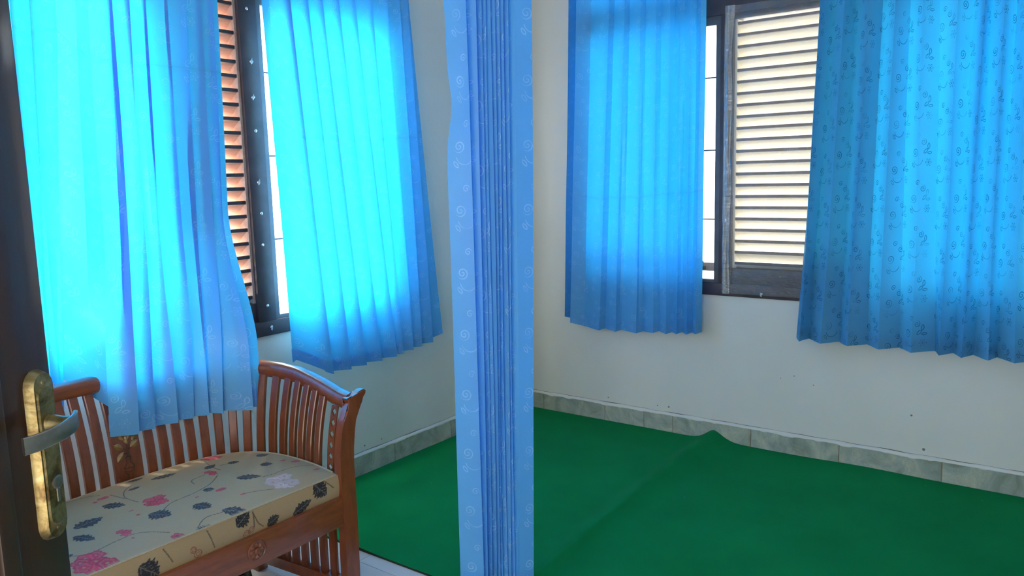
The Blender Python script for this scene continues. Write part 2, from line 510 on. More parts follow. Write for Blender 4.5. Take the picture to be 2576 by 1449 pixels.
# floor tiles (one object each, sharing one mesh)
TS = 0.46
tile_mesh = None
jx0, jy0 = -2.03 - 0.07, -0.681
i0, i1 = math.ceil((XB - jx0) / TS) - 1, math.floor((-1.2 - jx0) / TS)
for i in range(i0, i1 + 1):
    for j in range(-7, 3):
        x, y = jx0 + i * TS, jy0 + j * TS
        if y + TS > 0.05 + TS * 0.5 or y < YN - TS: continue
        if tile_mesh is None:
            bm = bmesh.new(); box(bm, (0.001, 0.001, -0.0115), (TS - 0.001, TS - 0.001, 0.0), 0.0012)
            t = bm_obj('floor_tile', bm, M_TILE, floor); tile_mesh = t.data
        else:
            t = link(bpy.data.objects.new('floor_tile', tile_mesh), floor)
        sx = sy = 1.0
        x0, y0, x1, y1 = x, y, x + TS, y + TS
        x0 = max(x0, XB); y0 = max(y0, YN); y1 = min(y1, -0.001)
        t.location = (x0, y0, 0); t.scale = ((x1 - x0) / TS, (y1 - y0) / TS, 1)

# skirting tiles with a rough line of paint along their top
BH = 0.112
def skirting(name, axis, joints, far):
    rows = []
    base = struct(boxes_obj(name, [((joints[-1], -0.006, 0.0), (joints[0], 0, BH - 0.002))] if axis == 'x' else
                            [((-0.006, joints[-1], 0.0), (0, joints[0], BH - 0.002))], M_GROUT_T))
    for a, b in zip(joints, joints[1:]):
        hh = BH + random.uniform(-0.003, 0.003)
        lo, hi = min(a, b) + 0.0022, max(a, b) - 0.0022
        bm = bmesh.new()
        if axis == 'x': box(bm, (lo, -0.012, 0.0), (hi, -0.001, hh), 0.0015)
        else: box(bm, (-0.012, lo, 0.0), (-0.001, hi, hh), 0.0015)
        bm_obj('skirting_tile', bm, M_BB, base)
    # ragged paint edge over the tiles' top
    rnd = random.Random(3 if axis == 'x' else 5)
    L0, L1 = joints[-1], joints[0]
    n = int((L1 - L0) / 0.012)
    vs, fs = [], []
    for k in range(n + 1):
        t = L0 + (L1 - L0) * k / n
        low = BH - 0.004 - 0.011 * max(0, noise.noise(Vector((t * 6, 3.3, 1)))) - 0.012 * max(0, noise.noise(Vector((t * 25, 1.3, 1))))
        top = BH + 0.006 + 0.004 * noise.noise(Vector((t * 9, 7, 2)))
        for (d, z) in ((0.0145, low), (0.0155, (low + top) / 2), (0.0, top + 0.003)):
            vs.append((t, -d, z) if axis == 'x' else (-d, t, z))
    for k in range(n):
        for q in range(2):
            a = k * 3 + q
            fs.append((a, a + 3, a + 4, a + 1))
    mesh_obj('paint_edge', vs, fs, M_WALL, base, True)
    # thin dark line of varying width above the paint lip
    vs, fs = [], []
    for k in range(n + 1):
        t = L0 + (L1 - L0) * k / n
        z = BH + 0.0098 + 0.004 * noise.noise(Vector((t * 9, 7, 2)))
        th = 0.0004 + 0.0022 * max(0, noise.noise(Vector((t * 7, 2, 8))) + 0.25)
        for (d, zz) in ((0.0012, z + th), (0.0030, z), (0.0012, z - th)):
            vs.append((t, -d, zz) if axis == 'x' else (-d, t, zz))
    for k in range(n):
        for q in range(2):
            a = k * 3 + q; fs.append((a, a + 3, a + 4, a + 1))
    mesh_obj('dark_line', vs, fs, M_GROUT, base, True)
    return base

jr = [-0.012, -0.152, -0.602, -0.866, -1.05, -1.51, -1.967, -2.433, -2.89, -3.35, -3.69]
skirting('baseboard_right', 'y', jr, 0)
jl = [-0.013] + [-0.30 - 0.46 * k for k in range(10)] + [XB + 0.01]
skirting('baseboard_left', 'x', [j for j in jl if j >= XB + 0.005], 0)


# ------------------------------------------------------------------ windows
def window(name, axis, a_open, z0, z1, lights, louvre, mull, slat_mat, bars, glass_mat, transom=None):
    """a = coordinate along the wall. lights: glass (a0, a1); louvre: (a0, a1); mull: mullion intervals.
    depth d: 0 at the room face of the wall, positive outwards"""
    def P(a, d, z): return (a, d, z) if axis == 'x' else (d, a, z)
    def bx(bm, a0, a1, d0, d1, zz0, zz1, bev=0.003):
        lo, hi = P(min(a0, a1), d0, zz0), P(max(a0, a1), d1, zz1)
        box(bm, tuple(min(p, q) for p, q in zip(lo, hi)), tuple(max(p, q) for p, q in zip(lo, hi)), bev)
    bm = bmesh.new()
    FD0, FD1 = -0.012, 0.10
    zs, zh = z0 + 0.066, 2.30            # top of the sill rail, underside of the head
    bx(bm, a_open[0], a_open[1], FD0, FD1, z0 - 0.001, zs)
    root = struct(bm_obj(name, bm, M_FRAME, None, True))
    bm = bmesh.new(); bx(bm, a_open[0], a_open[1], FD0, FD1, zh, z1); bm_obj('frame_head', bm, M_FRAME, root, True)
    for a0, a1 in mull:
        bm = bmesh.new(); bx(bm, a0, a1, FD0 - 0.001, FD1, zs - 0.002, zh + 0.002); bm_obj('mullion', bm, M_FRAME, root, True)
    for (a0, a1) in lights:
        lo, hi = min(a0, a1), max(a0, a1)
        sw = 0.030
        bm = bmesh.new()
        bx(bm, lo, lo + sw, 0.0, 0.045, zs, zh, 0.002); bx(bm, hi - sw, hi, 0.0, 0.045, zs, zh, 0.002)
        bx(bm, lo + sw, hi - sw, 0.001, 0.044, zs, zs + 0.018, 0.002); bx(bm, lo + sw, hi - sw, 0.001, 0.044, zh - 0.045, zh, 0.002)
        bm_obj('sash', bm, M_SASH, root, True)
        zb = [zs + 0.018] + [b for b in bars if zs + 0.02 < b < zh - 0.05] + [zh - 0.045]
        for q, (p0, p1) in enumerate(zip(zb, zb[1:])):
            bm = bmesh.new()
            bx(bm, lo + sw - 0.004, hi - sw + 0.004, 0.020, 0.024, p0 + 0.003 * (q > 0), p1 - 0.003, 0)
            bm_obj('pane', bm, glass_mat, root)
            if q:
                bm = bmesh.new(); bx(bm, lo + sw, hi - sw, 0.018, 0.027, p0 - 0.0035, p0 + 0.0035, 0.001); bm_obj('glazing_bar', bm, M_FRAME, root)
    if transom:
        bm = bmesh.new(); bx(bm, a_open[0], a_open[1], FD0, FD1, transom - 0.05, transom); bm_obj('transom_head', bm, M_FRAME, root, True)
        for a0, a1 in mull:
            bm = bmesh.new(); bx(bm, a0, a1, FD0 - 0.001, FD1, z1 - 0.002, transom - 0.048); bm_obj('transom_mullion', bm, M_FRAME, root, True)
        for (a0, a1) in list(lights) + [louvre]:
            bm = bmesh.new(); bx(bm, a0, a1, 0.020, 0.024, z1 - 0.002, transom - 0.048, 0); bm_obj('transom_pane', bm, glass_mat, root)
    # the louvre: sloping slats, inner edge high, outer edge low
    a0, a1 = min(louvre), max(louvre)
    fw = 0.012
    bm = bmesh.new()
    bx(bm, a0, a1, 0.0, 0.09, zs, zs + 0.085); bx(bm, a0, a1, 0.0, 0.09, zh - 0.03, zh)
    bm_obj('louvre_rail', bm, M_FRAME, root, True)
    bm = bmesh.new()
    bx(bm, a0 - 0.002, a0 + fw, 0.006, 0.094, zs, zh); bx(bm, a1 - fw, a1 + 0.002, 0.006, 0.094, zs, zh)
    bm_obj('louvre_stile', bm, slat_mat, root, True)
    pitch, z = 0.0592, zs + 0.112
    me = None
    L = a1 - a0 - 2 * fw
    while z < zh - 0.02:
        if me is None:
            bm = bmesh.new()
            # cross-section (depth, height): thick inner nose, board sloping down and out
            sec = [(0.010, 0.006), (0.010, -0.007), (0.020, -0.009), (0.088, -0.058), (0.090, -0.047), (0.024, 0.005), (0.016, 0.008)]
            A = [bm.verts.new(P(0, d, h)) for d, h in sec]; B = [bm.verts.new(P(L, d, h)) for d, h in sec]
            m = len(sec)
            bm.faces.new(A); bm.faces.new(B[::-1])
            for k in range(m): bm.faces.new((A[k], A[(k + 1) % m], B[(k + 1) % m], B[k]))
            o = bm_obj('slat', bm, [slat_mat, M_FRAME], root); me = o.data
            for pl in me.polygons:                       # dark colour on each slat's room-side nose stands in for its backlit shade
                c = pl.center; d = c[1] if axis == 'x' else c[0]
                if d < 0.019 and len(pl.vertices) == 4: pl.material_index = 1
        else:
            o = link(bpy.data.objects.new('slat', me), root)
        o.location = P(a0 + fw, 0, z)
        z += pitch
    return root

win1 = window('window_1', 'x', (W1['x0'], W1['x1']), W1['z0'], W1['z1'],
              [(-1.915, -1.19), (-3.23, -2.44)], (-2.36, -2.005),
              [(-2.005, -1.915), (-1.19, -1.14), (-2.44, -2.36), (-3.28, -3.23)], M_SLAT, (1.245, 1.615, 1.975), M_GLASSM)
win2 = window('window_2', 'y', (W2['y0'], W2['y1']), W2['z0'], W2['z1'],
              [(-0.49, -1.315), (-2.10, -2.81)], (-1.385, -2.04),
              [(-1.315, -1.385), (-2.04, -2.10), (-0.44, -0.49), (-2.86, -2.81)], M_SLATP, (1.24, 1.61, 1.99), M_GLASS, W2['zt'])
# latch rail and brass latch of the right window's casement
bm = bmesh.new(); box(bm, (0.004, -1.285, 0.958), (0.04, -0.52, 1.003), 0.002); bm_obj('latch_rail', bm, M_SLAT, win2, True)
bm = bmesh.new()
box(bm, (-0.006, -1.238, 0.966), (0.004, -1.205, 0.986), 0.002); tube(bm, [(-0.008, -1.222, 0.98), (-0.020, -1.222, 1.0), (-0.018, -1.232, 1.012)], 0.004, 8, (1, 0, 0))
bm_obj('latch', bm, M_BRASS, win2, True)

# tacks and torn scraps of plastic along the frames
def tack(win, axis, a, z, d=-0.013):
    bm = bmesh.new()
    M = Matrix.Translation((a, d, z) if axis == 'x' else (d, a, z)) @ (Matrix.Rotation(math.pi / 2, 4, 'X') if axis == 'x' else Matrix.Rotation(-math.pi / 2, 4, 'Y'))
    lathe(bm, [(0.0075, 0), (0.0072, 0.0015), (0.0052, 0.0036), (0.002, 0.0047), (0.0004, 0.005)], 12, M)
    bm_obj('tack', bm, M_TACK, win, True, 50)
def scrap(win, axis, a, z, sc, seed):
    r = random.Random(seed)
    pts = [(0, 0), (0.6, -0.9), (0.2, -2.1), (-0.3, -3.0), (-0.75, -2.2), (-0.6, -0.6), (0.1, 1.2)]
    bm = bmesh.new()
    vs = [bm.verts.new(((a + x * sc, -0.0145 - r.uniform(0, 0.007), z + y * sc * 0.7) if axis == 'x' else (-0.0145 - r.uniform(0, 0.007), a + x * sc, z + y * sc * 0.7))) for x, y in pts]
    c = bm.verts.new((a, -0.022, z - sc * .7) if axis == 'x' else (-0.022, a, z - sc * .7))
    for i in range(len(vs)): bm.faces.new((vs[i], vs[(i + 1) % len(vs)], c))
    bm_obj('plastic_scrap', bm, M_SCRAP, win, True)
for k, z in enumerate((2.227, 2.01, 1.86, 1.72, 1.50, 1.365, 1.228, 0.957)):
    a = -1.962 + 0.004 * (k % 2)
    tack(win1, 'x', a, z)
    if k in (1, 2, 4): scrap(win1, 'x', a + 0.002, z + 0.008, 0.010, k)
tack(win1, 'x', -1.945, 0.858); scrap(win1, 'x', -1.945, 0.858, 0.007, 9)
tack(win1, 'x', -1.600, 0.858)
for k, z in enumerate((2.30, 2.12, 1.885, 1.66, 1.43, 1.235, 1.03)):
    tack(win2, 'y', -1.352, z)
tack(win2, 'y', -1.555, 0.852); scrap(win2, 'y', -1.55, 0.855, 0.009, 4)

# clear plastic sheet tacked over the right window's louvre
ny, nz = 60, 90
vs, fs = [], []
for j in range(nz + 1):
    z = 0.845 + (2.335 - 0.845) * j / nz
    for i in range(ny + 1):
        t = i / ny
        y = -1.345 - t * 0.72
        e = math.exp(-t * 9)                     # bunched along the tacked edge
        d = 0.0165 + 0.002 * noise.noise(Vector((t * 3, z * 3, 0)))
        d += e * (0.006 * noise.noise(Vector((t * 30, z * 2.2, 4))) + 0.004 * noise.noise(Vector((t * 60, z * 5, 9))))
        q = max(0, 1 - abs(z - 2.28) / 0.35) * math.exp(-t * 6)
        d += q * 0.010 * math.sin((t * 30 + (2.335 - z) * 26))
        lower = max(0, 1 - abs(z - 1.18) / 0.16) * math.exp(-((t - .05) / .06) ** 2)
        d += 0.014 * lower
        vs.append((-max(d, 0.0155), y, z))
for j in range(nz):
    for i in range(ny):
        a = j * (ny + 1) + i; fs.append((a, a + 1, a + ny + 2, a + ny + 1))
film = mesh_obj('plastic_sheet', vs, fs, M_FILM, None, True)
# its gathered edge along the tacks, a bunched ribbon of folded plastic
for (ya, yb, sd) in ((-1.343, -1.392, 0), (-1.338, -1.366, 40)):
    vs, fs = [], []
    nj, ni = 120, 10
    for j in range(nj + 1):
        z = 0.842 + (2.338 - 0.842) * j / nj
        sw = 0.75 + 0.45 * noise.noise(Vector((z * 2.3, sd, 1)))
        for i in range(ni + 1):
            t = i / ni
            y = ya + (yb - ya) * t * sw
            d = 0.0185 + 0.007 * (1 + noise.noise(Vector((t * 5 + sd, z * 2.6, 3)))) * math.sin(math.pi * min(1, t * 1.1 + .05)) + 0.003 * noise.noise(Vector((t * 11, z * 8 + sd, 6)))
            vs.append((-max(d, 0.0165 + 0.001 * (sd > 0)), y, z))
    for j in range(nj):
        for i in range(ni):
            a = j * (ni + 1) + i; fs.append((a, a + 1, a + ni + 2, a + ni + 1))
    mesh_obj('gathered_edge', vs, fs, M_FILM2, film, True)
tag(film, 'clear creased plastic sheet tacked over the louvres of the right-hand window', 'plastic sheet')


# ------------------------------------------------------------------ curtains
def smooth(t): t = max(0.0, min(1.0, t)); return t * t * (3 - 2 * t)

def curtain(name, label, P, folds, zt, mat, sub=3, nz=44, wob=0.006, seed=0, hem=0.062, cut=None, dprof=None, hem_mat=None, bow=0.0):
    """folds: (a_top, d_top, a_bot, d_bot, z_bot) for each fold line; P(a, d, z) -> world."""
    r = random.Random(seed)
    cols = []
    for k in range(len(folds)):
        cols.append((folds[k], k, 0.0))
        if k < len(folds) - 1:
            for q in range(1, sub):
                t = q / sub
                cols.append((tuple(x + (y - x) * t for x, y in zip(folds[k], folds[k + 1])), k, t))
    ph = [r.uniform(0, 6.28) for _ in range(len(folds) + 1)]
    rows = [i / nz for i in range(nz + 1)]
    def pt(c, k, t, s):
        at, dt, ab, db, zb = c
        z = zt + (zb - zt) * s
        e = dprof(z, c) if dprof else s
        a = at + (ab - at) * ((0.35 * s + 0.65 * e) if dprof else s ** 1.15)
        d = dt + (db - dt) * e
        p0 = ph[k] * (1 - t) + ph[k + 1] * t
        a += wob * smooth(s * 1.3) * (math.sin(5.0 * s + p0) + 0.5 * math.sin(11 * s + 2 * p0))
        d += wob * 0.8 * smooth(s * 1.3) * math.sin(6.3 * s + 1.7 * p0)
        d += bow * 4 * t * (1 - t)
        return a, d, z
    def build(nm, s0, s1, off, parent, mt, n):
        vs, fs, uv = [], [], []
        acc = 0.0; last = None
        for ci, (c, k, t) in enumerate(cols):
            a, d, z = pt(c, k, t, 0.5)
            if last is not None: acc += math.hypot(a - last[0], d - last[1])
            last = (a, d)
            for i in range(n + 1):
                s = s0 + (s1 - s0) * i / n
                a, d, z = pt(c, k, t, s)
                vs.append(P(a, d - off, z)); uv.append((acc, (1 - s) * (zt - c[4])))
        m = n + 1
        for ci in range(len(cols) - 1):
            for i in range(n):
                if cut and cut(ci // sub, zt + (folds[ci // sub][4] - zt) * (s0 + (s1 - s0) * (i + 0.5) / n)): continue
                a = ci * m + i
                fs.append((a, a + m, a + m + 1, a + 1))
        return mesh_obj(nm, vs, fs, mt, parent, True, 22, uv)
    o = build(name, 0, 1, 0, None, mat, nz)
    hs = 1 - hem / (zt - folds[0][4])
    build('hem', hs, 0.9995, 0.0035, o, hem_mat or mat, 4)
    tag(o, label, 'curtain')
    return o

PX = lambda a, d, z: (a, -d, z)          # along the left wall
PY = lambda a, d, z: (-d, a, z)          # along the right wall
ZR = 2.80

def ext(top, bot, zt_meas, zt=ZR, zb=0.62):
    """extend a fold measured at height zt_meas up to the rail"""
    return top + (top - bot) * (zt - zt_meas) / (zt_meas - zb)

# left window, left curtain: hangs behind the backrest at its left end, over the backrest rail to the right
c1 = []
back = [(-3.42, -3.44, .70), (-3.32, -3.34, .70), (-3.22, -3.24, .71), (-3.12, -3.12, .70), (-3.05, -3.06, .72), (-2.985, -2.99, .70), (-2.915, -2.945, .72), (-2.935, -2.96, .72), (-2.862, -2.90, .70), (-2.878, -2.915, .70), (-2.783, -2.875, .73)]
for k, (at, ab, zb) in enumerate(back):
    c1.append((at, 0.085 + 0.045 * (k % 2), ab, 0.075 + 0.03 * (k % 2), zb))
front_t = [-2.701, -2.631, -2.567, -2.502, -2.421, -2.352, -2.290, -2.231, -2.188]
front_b = [-2.819, -2.745, -2.682, -2.600, -2.522, -2.468, -2.425, -2.350, -2.281]
for k, (at, ab) in enumerate(zip(front_t, front_b)):
    db = 0.262 + 0.125 * smooth((ab + 2.52) / 0.24)
    if k in (0, 8):
        c1.append((at, 0.10, ab, db, 0.64))
    else:
        c1.append((at + 0.006, 0.122, ab + 0.010, db + 0.034, 0.636)); c1.append((at - 0.014, 0.106, ab - 0.012, db + 0.002, 0.642))
NB = len(back)
def c1_prof(z, c):
    return smooth((1.40 - z) / (1.40 - 0.86)) if c[3] > 0.2 else smooth((2.6 - z) / 2.0)
def c1_cut(seg, z):
    return seg == NB - 1 and z < 0.835
curtain('curtain', 'long blue curtain at the far left, draped over the bench backrest', PX,
        [(ext(a, b, 2.15), c, b, d, e) for a, c, b, d, e in c1], ZR, M_CURT1, seed=1, cut=c1_cut, dprof=c1_prof, wob=0.007, hem=0.075, nz=60)

# left window, right curtain: knife pleats that step out towards the right
t2 = [-1.805, -1.707, -1.622, -1.525, -1.425, -1.320, -1.217, -1.134, -1.075]
b2 = [-1.700, -1.592, -1.495, -1.390, -1.284, -1.236, -1.165, -1.093, -1.010]
c2 = [(-1.935, .085, -1.885, .075, .69), (-1.895, .080, -1.868, .078, .70)]
for k, (at, ab) in enumerate(zip(t2, b2)):
    c2.append((at, .106, ab, .128, .603 + .006 * max(0, k - 4)))
    c2.append((at - .016, .092, ab - .014, .084, .612 + .006 * max(0, k - 4)))
c2.append((-1.051, .10, -0.904, .105, .656))
curtain('curtain', 'glowing cyan pleated curtain between the narrow bright pane and the room corner', PX,
        [(ext(a, b, 2.3), c, b, d, e) for a, c, b, d, e in c2], ZR, M_CURT2, seed=2, wob=0.002)

# right window, left curtain
t3 = [-.422, -.447, -.471, -.497, -.565, -.715, -.811, -.910, -1.001, -1.081, -1.135, -1.201, -1.254]
b3 = [-.372, -.392, -.411, -.431, -.498, -.633, -.747, -.883, -.988, -1.066, -1.130, -1.187, -1.242]
z3 = [.67, .65, .632, .616, .593, .591, .593, .597, .609, .610, .617, .620, .628]
c3 = []
for k, (at, ab, zb) in enumerate(zip(t3, b3, z3)):
    hi = k % 2
    if k < 5:
        c3.append((at, .07 + .05 * hi, ab, .07 + .05 * hi, zb))
    else:
        c3.append((at + .006, .115, ab + .008, .118, zb - .004)); c3.append((at - .010, .085, ab - .012, .082, zb + .004))
curtain('curtain', 'blue pleated curtain on the right wall, left of the bright narrow pane', PY,
        [(ext(a, b, 2.42), c, b, d, e) for a, c, b, d, e in c3], ZR, M_CURT3, seed=3, wob=0.003)

# right window, right curtain
t4 = [-1.824, -1.851, -1.880, -1.959, -1.987, -2.060, -2.106, -2.177, -2.222, -2.289, -2.341, -2.421, -2.470, -2.521, -2.537, -2.594, -2.629, -2.674, -2.728, -2.79, -2.85, -2.93, -3.00]
b4 = [-1.762, -1.797, -1.825, -1.900, -1.963, -2.028, -2.090, -2.163, -2.237, -2.305, -2.390, -2.421, -2.463, -2.503, -2.544, -2.604, -2.632, -2.705, -2.771, -2.83, -2.90, -2.97, -3.05]
c4 = []
for k, (at, ab) in enumerate(zip(t4, b4)):
    near = (k % 2 == 1)
    c4.append((at, .165 if near else .070, ab, .165 if near else .075, .652))
curtain('curtain', 'wide blue curtain at the far right with dark scroll and leaf pattern', PY,
        [(ext(a, b, 2.22), c, b, d, e) for a, c, b, d, e in c4], ZR, M_CURTR, seed=4, wob=0.004, sub=4, bow=0.0)

# the free-hanging partition curtain, gathered in the middle of the room
O5, P5, D5 = Vector((-2.056, -1.363, 0)), Vector((0.617, -0.787, 0)), Vector((0.787, 0.617, 0))
t5 = [-.133, -.060, -.072, -.024, -.036, -.006, -.018, .010, .000, .026, .016, .039, .029, .053, .043, .067, .057, .082, .072, .100, .160]
b5 = [-.143, -.060, -.072, -.043, -.053, -.028, -.038, -.016, -.026, -.004, -.014, .008, -.002, .021, .011, .034, .024, .047, .037, .066, .112]
d5 = [0.005, -0.020, 0.005, -0.013, 0.013, -0.007, 0.013, -0.009, 0.007, -0.013, 0.005, -0.014, 0.004, -0.013, 0.004, -0.016, 0.003, -0.016, 0.005, -0.018, 0.000]
c5 = [(a, d, b, d * 1.1, .075) for a, b, d in zip(t5, b5, d5)]
P5f = lambda a, d, z: tuple(O5 + P5 * a + D5 * d + Vector((0, 0, z)))
mid = curtain('curtain', 'gathered blue curtain hanging free in the middle of the room', P5f, c5, 2.90, M_CURT, seed=5, wob=0.0025, nz=70)
# pinched left border
for ob in [mid] + list(mid.children):
    for v in ob.data.vertices:
        q = (v.co - O5).dot(P5); z = v.co.z
        wgt = smooth((-0.05 - q) / 0.06)
        sh = 0.020 * math.exp(-((z - 1.73) / 0.10) ** 2) + 0.010 * math.exp(-((z - 1.95) / 0.15) ** 2)
        v.co += P5 * sh * wgt
# rails the curtains hang from
struct(boxes_obj('trim_1', [((-3.5, -0.13, ZR - 0.005), (-0.95, -0.075, ZR + 0.03)), ((-3.4, -0.09, ZR), (-3.37, 0, ZR + 0.025)), ((-1.05, -0.09, ZR), (-1.02, 0, ZR + 0.025))], M_RAIL))
struct(boxes_obj('trim_2', [((-0.15, -3.1, ZR - 0.005), (-0.075, -0.35, ZR + 0.03)), ((-0.09, -3.0, ZR), (0, -2.97, ZR + 0.025)), ((-0.09, -0.45, ZR), (0, -0.42, ZR + 0.025))], M_RAIL))
bm = bmesh.new()
M5 = Matrix.Translation(O5) @ Matrix.Rotation(math.atan2(P5.y, P5.x), 4, 'Z')
box(bm, (-0.9, -0.02, 2.895), (1.6, 0.02, ZC), 0.003, M5)
struct(bm_obj('trim_3', bm, M_RAIL, None, True))


# ------------------------------------------------------------------ carpet
xs = np.concatenate([np.linspace(-2.034, 0.0 - 0.014, 110)])
ys = np.concatenate([np.linspace(-3.66, -1.62, 60, endpoint=False), np.linspace(-1.62, -1.05, 90, endpoint=False), np.linspace(-1.05, -0.016, 60)])
def carpet_h(x, y):
    f = (x + 2.034) / 2.02                                  # 0 at the near edge, 1 at the right wall
    yc = -1.375 + 0.085 * f + 0.012 * math.sin(4 * f)
    hgt = 0.030 + 0.028 * f ** 1.3
    u = (y - yc)
    wl = 0.056 + 0.014 * f
    ridge = hgt * math.exp(-(abs(u) / (wl * (1.5 - 0.6 * f if u > 0 else 0.5 + 0.55 * f ** 2))) ** 1.7)
    und = 0.006 * math.exp(-((y + 0.56) / 0.12) ** 2) * smooth((-0.4 - x) / 0.7)
    und += 0.007 * math.exp(-((y + 2.2 - 0.25 * (x + 0.4)) / 0.22) ** 2)
    return 0.009 + ridge + und + 0.0010 * noise.noise(Vector((x * 3, y * 3, 0)))
vs, fs = [], []
for x in xs:
    for y in ys: vs.append((x, y, carpet_h(x, y)))
ny_ = len(ys)
for i in range(len(xs) - 1):
    for j in range(ny_ - 1):
        a = i * ny_ + j; fs.append((a, a + ny_, a + ny_ + 1, a + 1))
nf = len(fs); fm = [0] * nf
ring = [i * ny_ for i in range(len(xs))] + [(len(xs) - 1) * ny_ + j for j in range(1, ny_)] + [i * ny_ + ny_ - 1 for i in range(len(xs) - 2, -1, -1)] + [j for j in range(ny_ - 2, 0, -1)]
b0 = len(vs)
for k in ring: vs.append((vs[k][0], vs[k][1], 0.0005))
n = len(ring)
for k in range(n):
    fs.append((ring[k], b0 + k, b0 + (k + 1) % n, ring[(k + 1) % n])); fm.append(1)
carpet = mesh_obj('carpet', vs, fs, [M_CARPET, M_CARPET_EDGE], None, True, 40, None, fm)
tag(carpet, 'plain green carpet with a raised fold, covering the floor to the right wall', 'carpet')


# ------------------------------------------------------------------ bench
BX = -2.812
bench = empty('bench', (BX, -0.86, 0), 'varnished reddish-brown wooden bench with a curved slatted back under the left window', 'bench')
half = [(0.0, -.272), (.12, -.273), (.24, -.280), (.335, -.298), (.410, -.332), (.467, -.388), (.500, -.455), (.515, -.53), (.518, -.62), (.512, -.72), (.502, -.842)]
def cat(pts, n):
    out = []
    P = [pts[0]] + list(pts) + [pts[-1]]
    for i in range(1, len(P) - 2):
        for k in range(n):
            t = k / n
            p0, p1, p2, p3 = (np.array(P[i + q]) for q in (-1, 0, 1, 2))
            out.append(tuple(0.5 * ((2 * p1) + (-p0 + p2) * t + (2 * p0 - 5 * p1 + 4 * p2 - p3) * t * t + (-p0 + 3 * p1 - 3 * p2 + p3) * t ** 3)))
    out.append(tuple(pts[-1])); return out
hc = cat(half, 8)
plan = [(-x, y) for x, y in hc[::-1]][:-1] + hc
plan = np.array(plan)
seg = np.hypot(*np.diff(plan, axis=0).T); cum = np.concatenate([[0], np.cumsum(seg)]); LEN = cum[-1]
def at(s):
    s = min(max(s, 0), LEN)
    x = np.interp(s, cum, plan[:, 0]); y = np.interp(s, cum, plan[:, 1])
    e = 0.012
    tx = np.interp(min(s + e, LEN), cum, plan[:, 0]) - np.interp(max(s - e, 0), cum, plan[:, 0])
    ty = np.interp(min(s + e, LEN), cum, plan[:, 1]) - np.interp(max(s - e, 0), cum, plan[:, 1])
    l = math.hypot(tx, ty); tx, ty = tx / l, ty / l
    return np.array((x + BX, y)), np.array((tx, ty)), np.array((-ty, tx))     # point, tangent, outward normal
Z0, FL = 0.385, 0.078
ry = [(-.87, .735), (-.767, .745), (-.67, .768), (-.535, .796), (-.39, .810), (-.30, .824), (-.22, .842), (-.17, .856)]
def rail_top(y): return float(np.interp(y, [a for a, b in ry], [b for a, b in ry]))
def flare(z): 
    t = max(0.0, (z - 0.42) / 0.40); return FL * t ** 2.0
def slat_at(s, wdt, thick, name, zlo=Z0, bulge=0.0, mat=M_BENCH):
    p, t, nrm = at(s)
    ztop = rail_top(p[1] + nrm[1] * FL) - 0.035
    zs = np.linspace(zlo, ztop, 9)
    bm = bmesh.new()
    path = [(p[0] + nrm[0] * flare(z), p[1] + nrm[1] * flare(z), z) for z in zs]
    sweep(bm, path, lambda i: round_rect(thick, wdt, 0.003, 1), up=(t[0], t[1], 0))
    return bm_obj(name, bm, mat, bench, True)
# top rail
bm = bmesh.new()
path = []
for s in np.linspace(0.0, LEN, 90):
    p, t, nrm = at(s)
    q = p + nrm * FL
    path.append((q[0], q[1], rail_top(q[1]) - 0.029))
def rail_sec(i):
    pts = []
    for k in range(16):
        a = 2 * math.pi * k / 16
        ca, sa = math.cos(a), math.sin(a)
        pts.append((0.033 * math.copysign(abs(ca) ** 0.75, ca), 0.029 * math.copysign(abs(sa) ** 0.75, sa)))
    return pts
sweep(bm, path, rail_sec)
bm_obj('top_rail', bm, M_BENCH_X, bench, True, 60)
# carved centre board and slats
mid_s = LEN / 2
pw = 0.100
slat_at(mid_s + 0.045, pw, 0.018, 'carved_panel')
panel = bench.children[-1]
pitch = 0.0505
for sgn in (1, -1):
    s = pw / 2 + 0.036
    while s < LEN / 2 - 0.088 - sgn * 0.045:
        slat_at(mid_s + 0.045 + sgn * s, 0.031, 0.018, 'slat'); s += pitch
# pierced strips beside the posts (columns of diamond holes)
def pierced(sgn):
    bm = bmesh.new()
    sc = mid_s + sgn * (LEN / 2 - 0.050)
    p, t, nrm = at(sc)
    hw, th = 0.0185, 0.0024
    ztop = rail_top(p[1]) - 0.045
    n = 6
    zs = np.linspace(0.46, ztop, n + 1)
    def W(a, z, side):
        o = flare(z)
        return (p[0] + t[0] * a + nrm[0] * (o + side * th), p[1] + t[1] * a + nrm[1] * (o + side * th), z)
    for k in range(n):
        z0, z1 = zs[k], zs[k + 1]; zm = (z0 + z1) / 2; hz = (z1 - z0) * 0.36; ha = 0.0130
        outer = [(-hw, z0), (0, z0), (hw, z0), (hw, zm), (hw, z1), (0, z1), (-hw, z1), (-hw, zm)]
        hole = [(0, zm - hz), (ha, zm), (0, zm + hz), (-ha, zm)]
        for side in (1, -1):
            O = [bm.verts.new(W(a, z, side)) for a, z in outer]; H = [bm.verts.new(W(a, z, side)) for a, z in hole]
            for q in ((O[0], O[1], H[0], H[3], O[7]), (O[1], O[2], O[3], H[1], H[0]), (O[3], O[4], O[5], H[2], H[1]), (O[5], O[6], O[7], H[3], H[2])):
                bm.faces.new(q)
            if side == 1: O1, H1 = O, H
        for q in range(4): bm.faces.new((H1[q], H1[(q + 1) % 4], H[(q + 1) % 4], H[q]))
        for q in (2, 3, 6, 7): bm.faces.new((O1[q], O1[(q + 1) % 8], O[(q + 1) % 8], O[q]))
    box(bm, (-hw, -th, 0.386), (hw, th, 0.462), 0, Matrix(((t[0], nrm[0], 0, p[0]), (t[1], nrm[1], 0, p[1]), (0, 0, 1, 0), (0, 0, 0, 1))))
    bmesh.ops.remove_doubles(bm, verts=bm.verts, dist=0.0003)
    bm_obj('pierced_strip', bm, M_BENCH, bench)
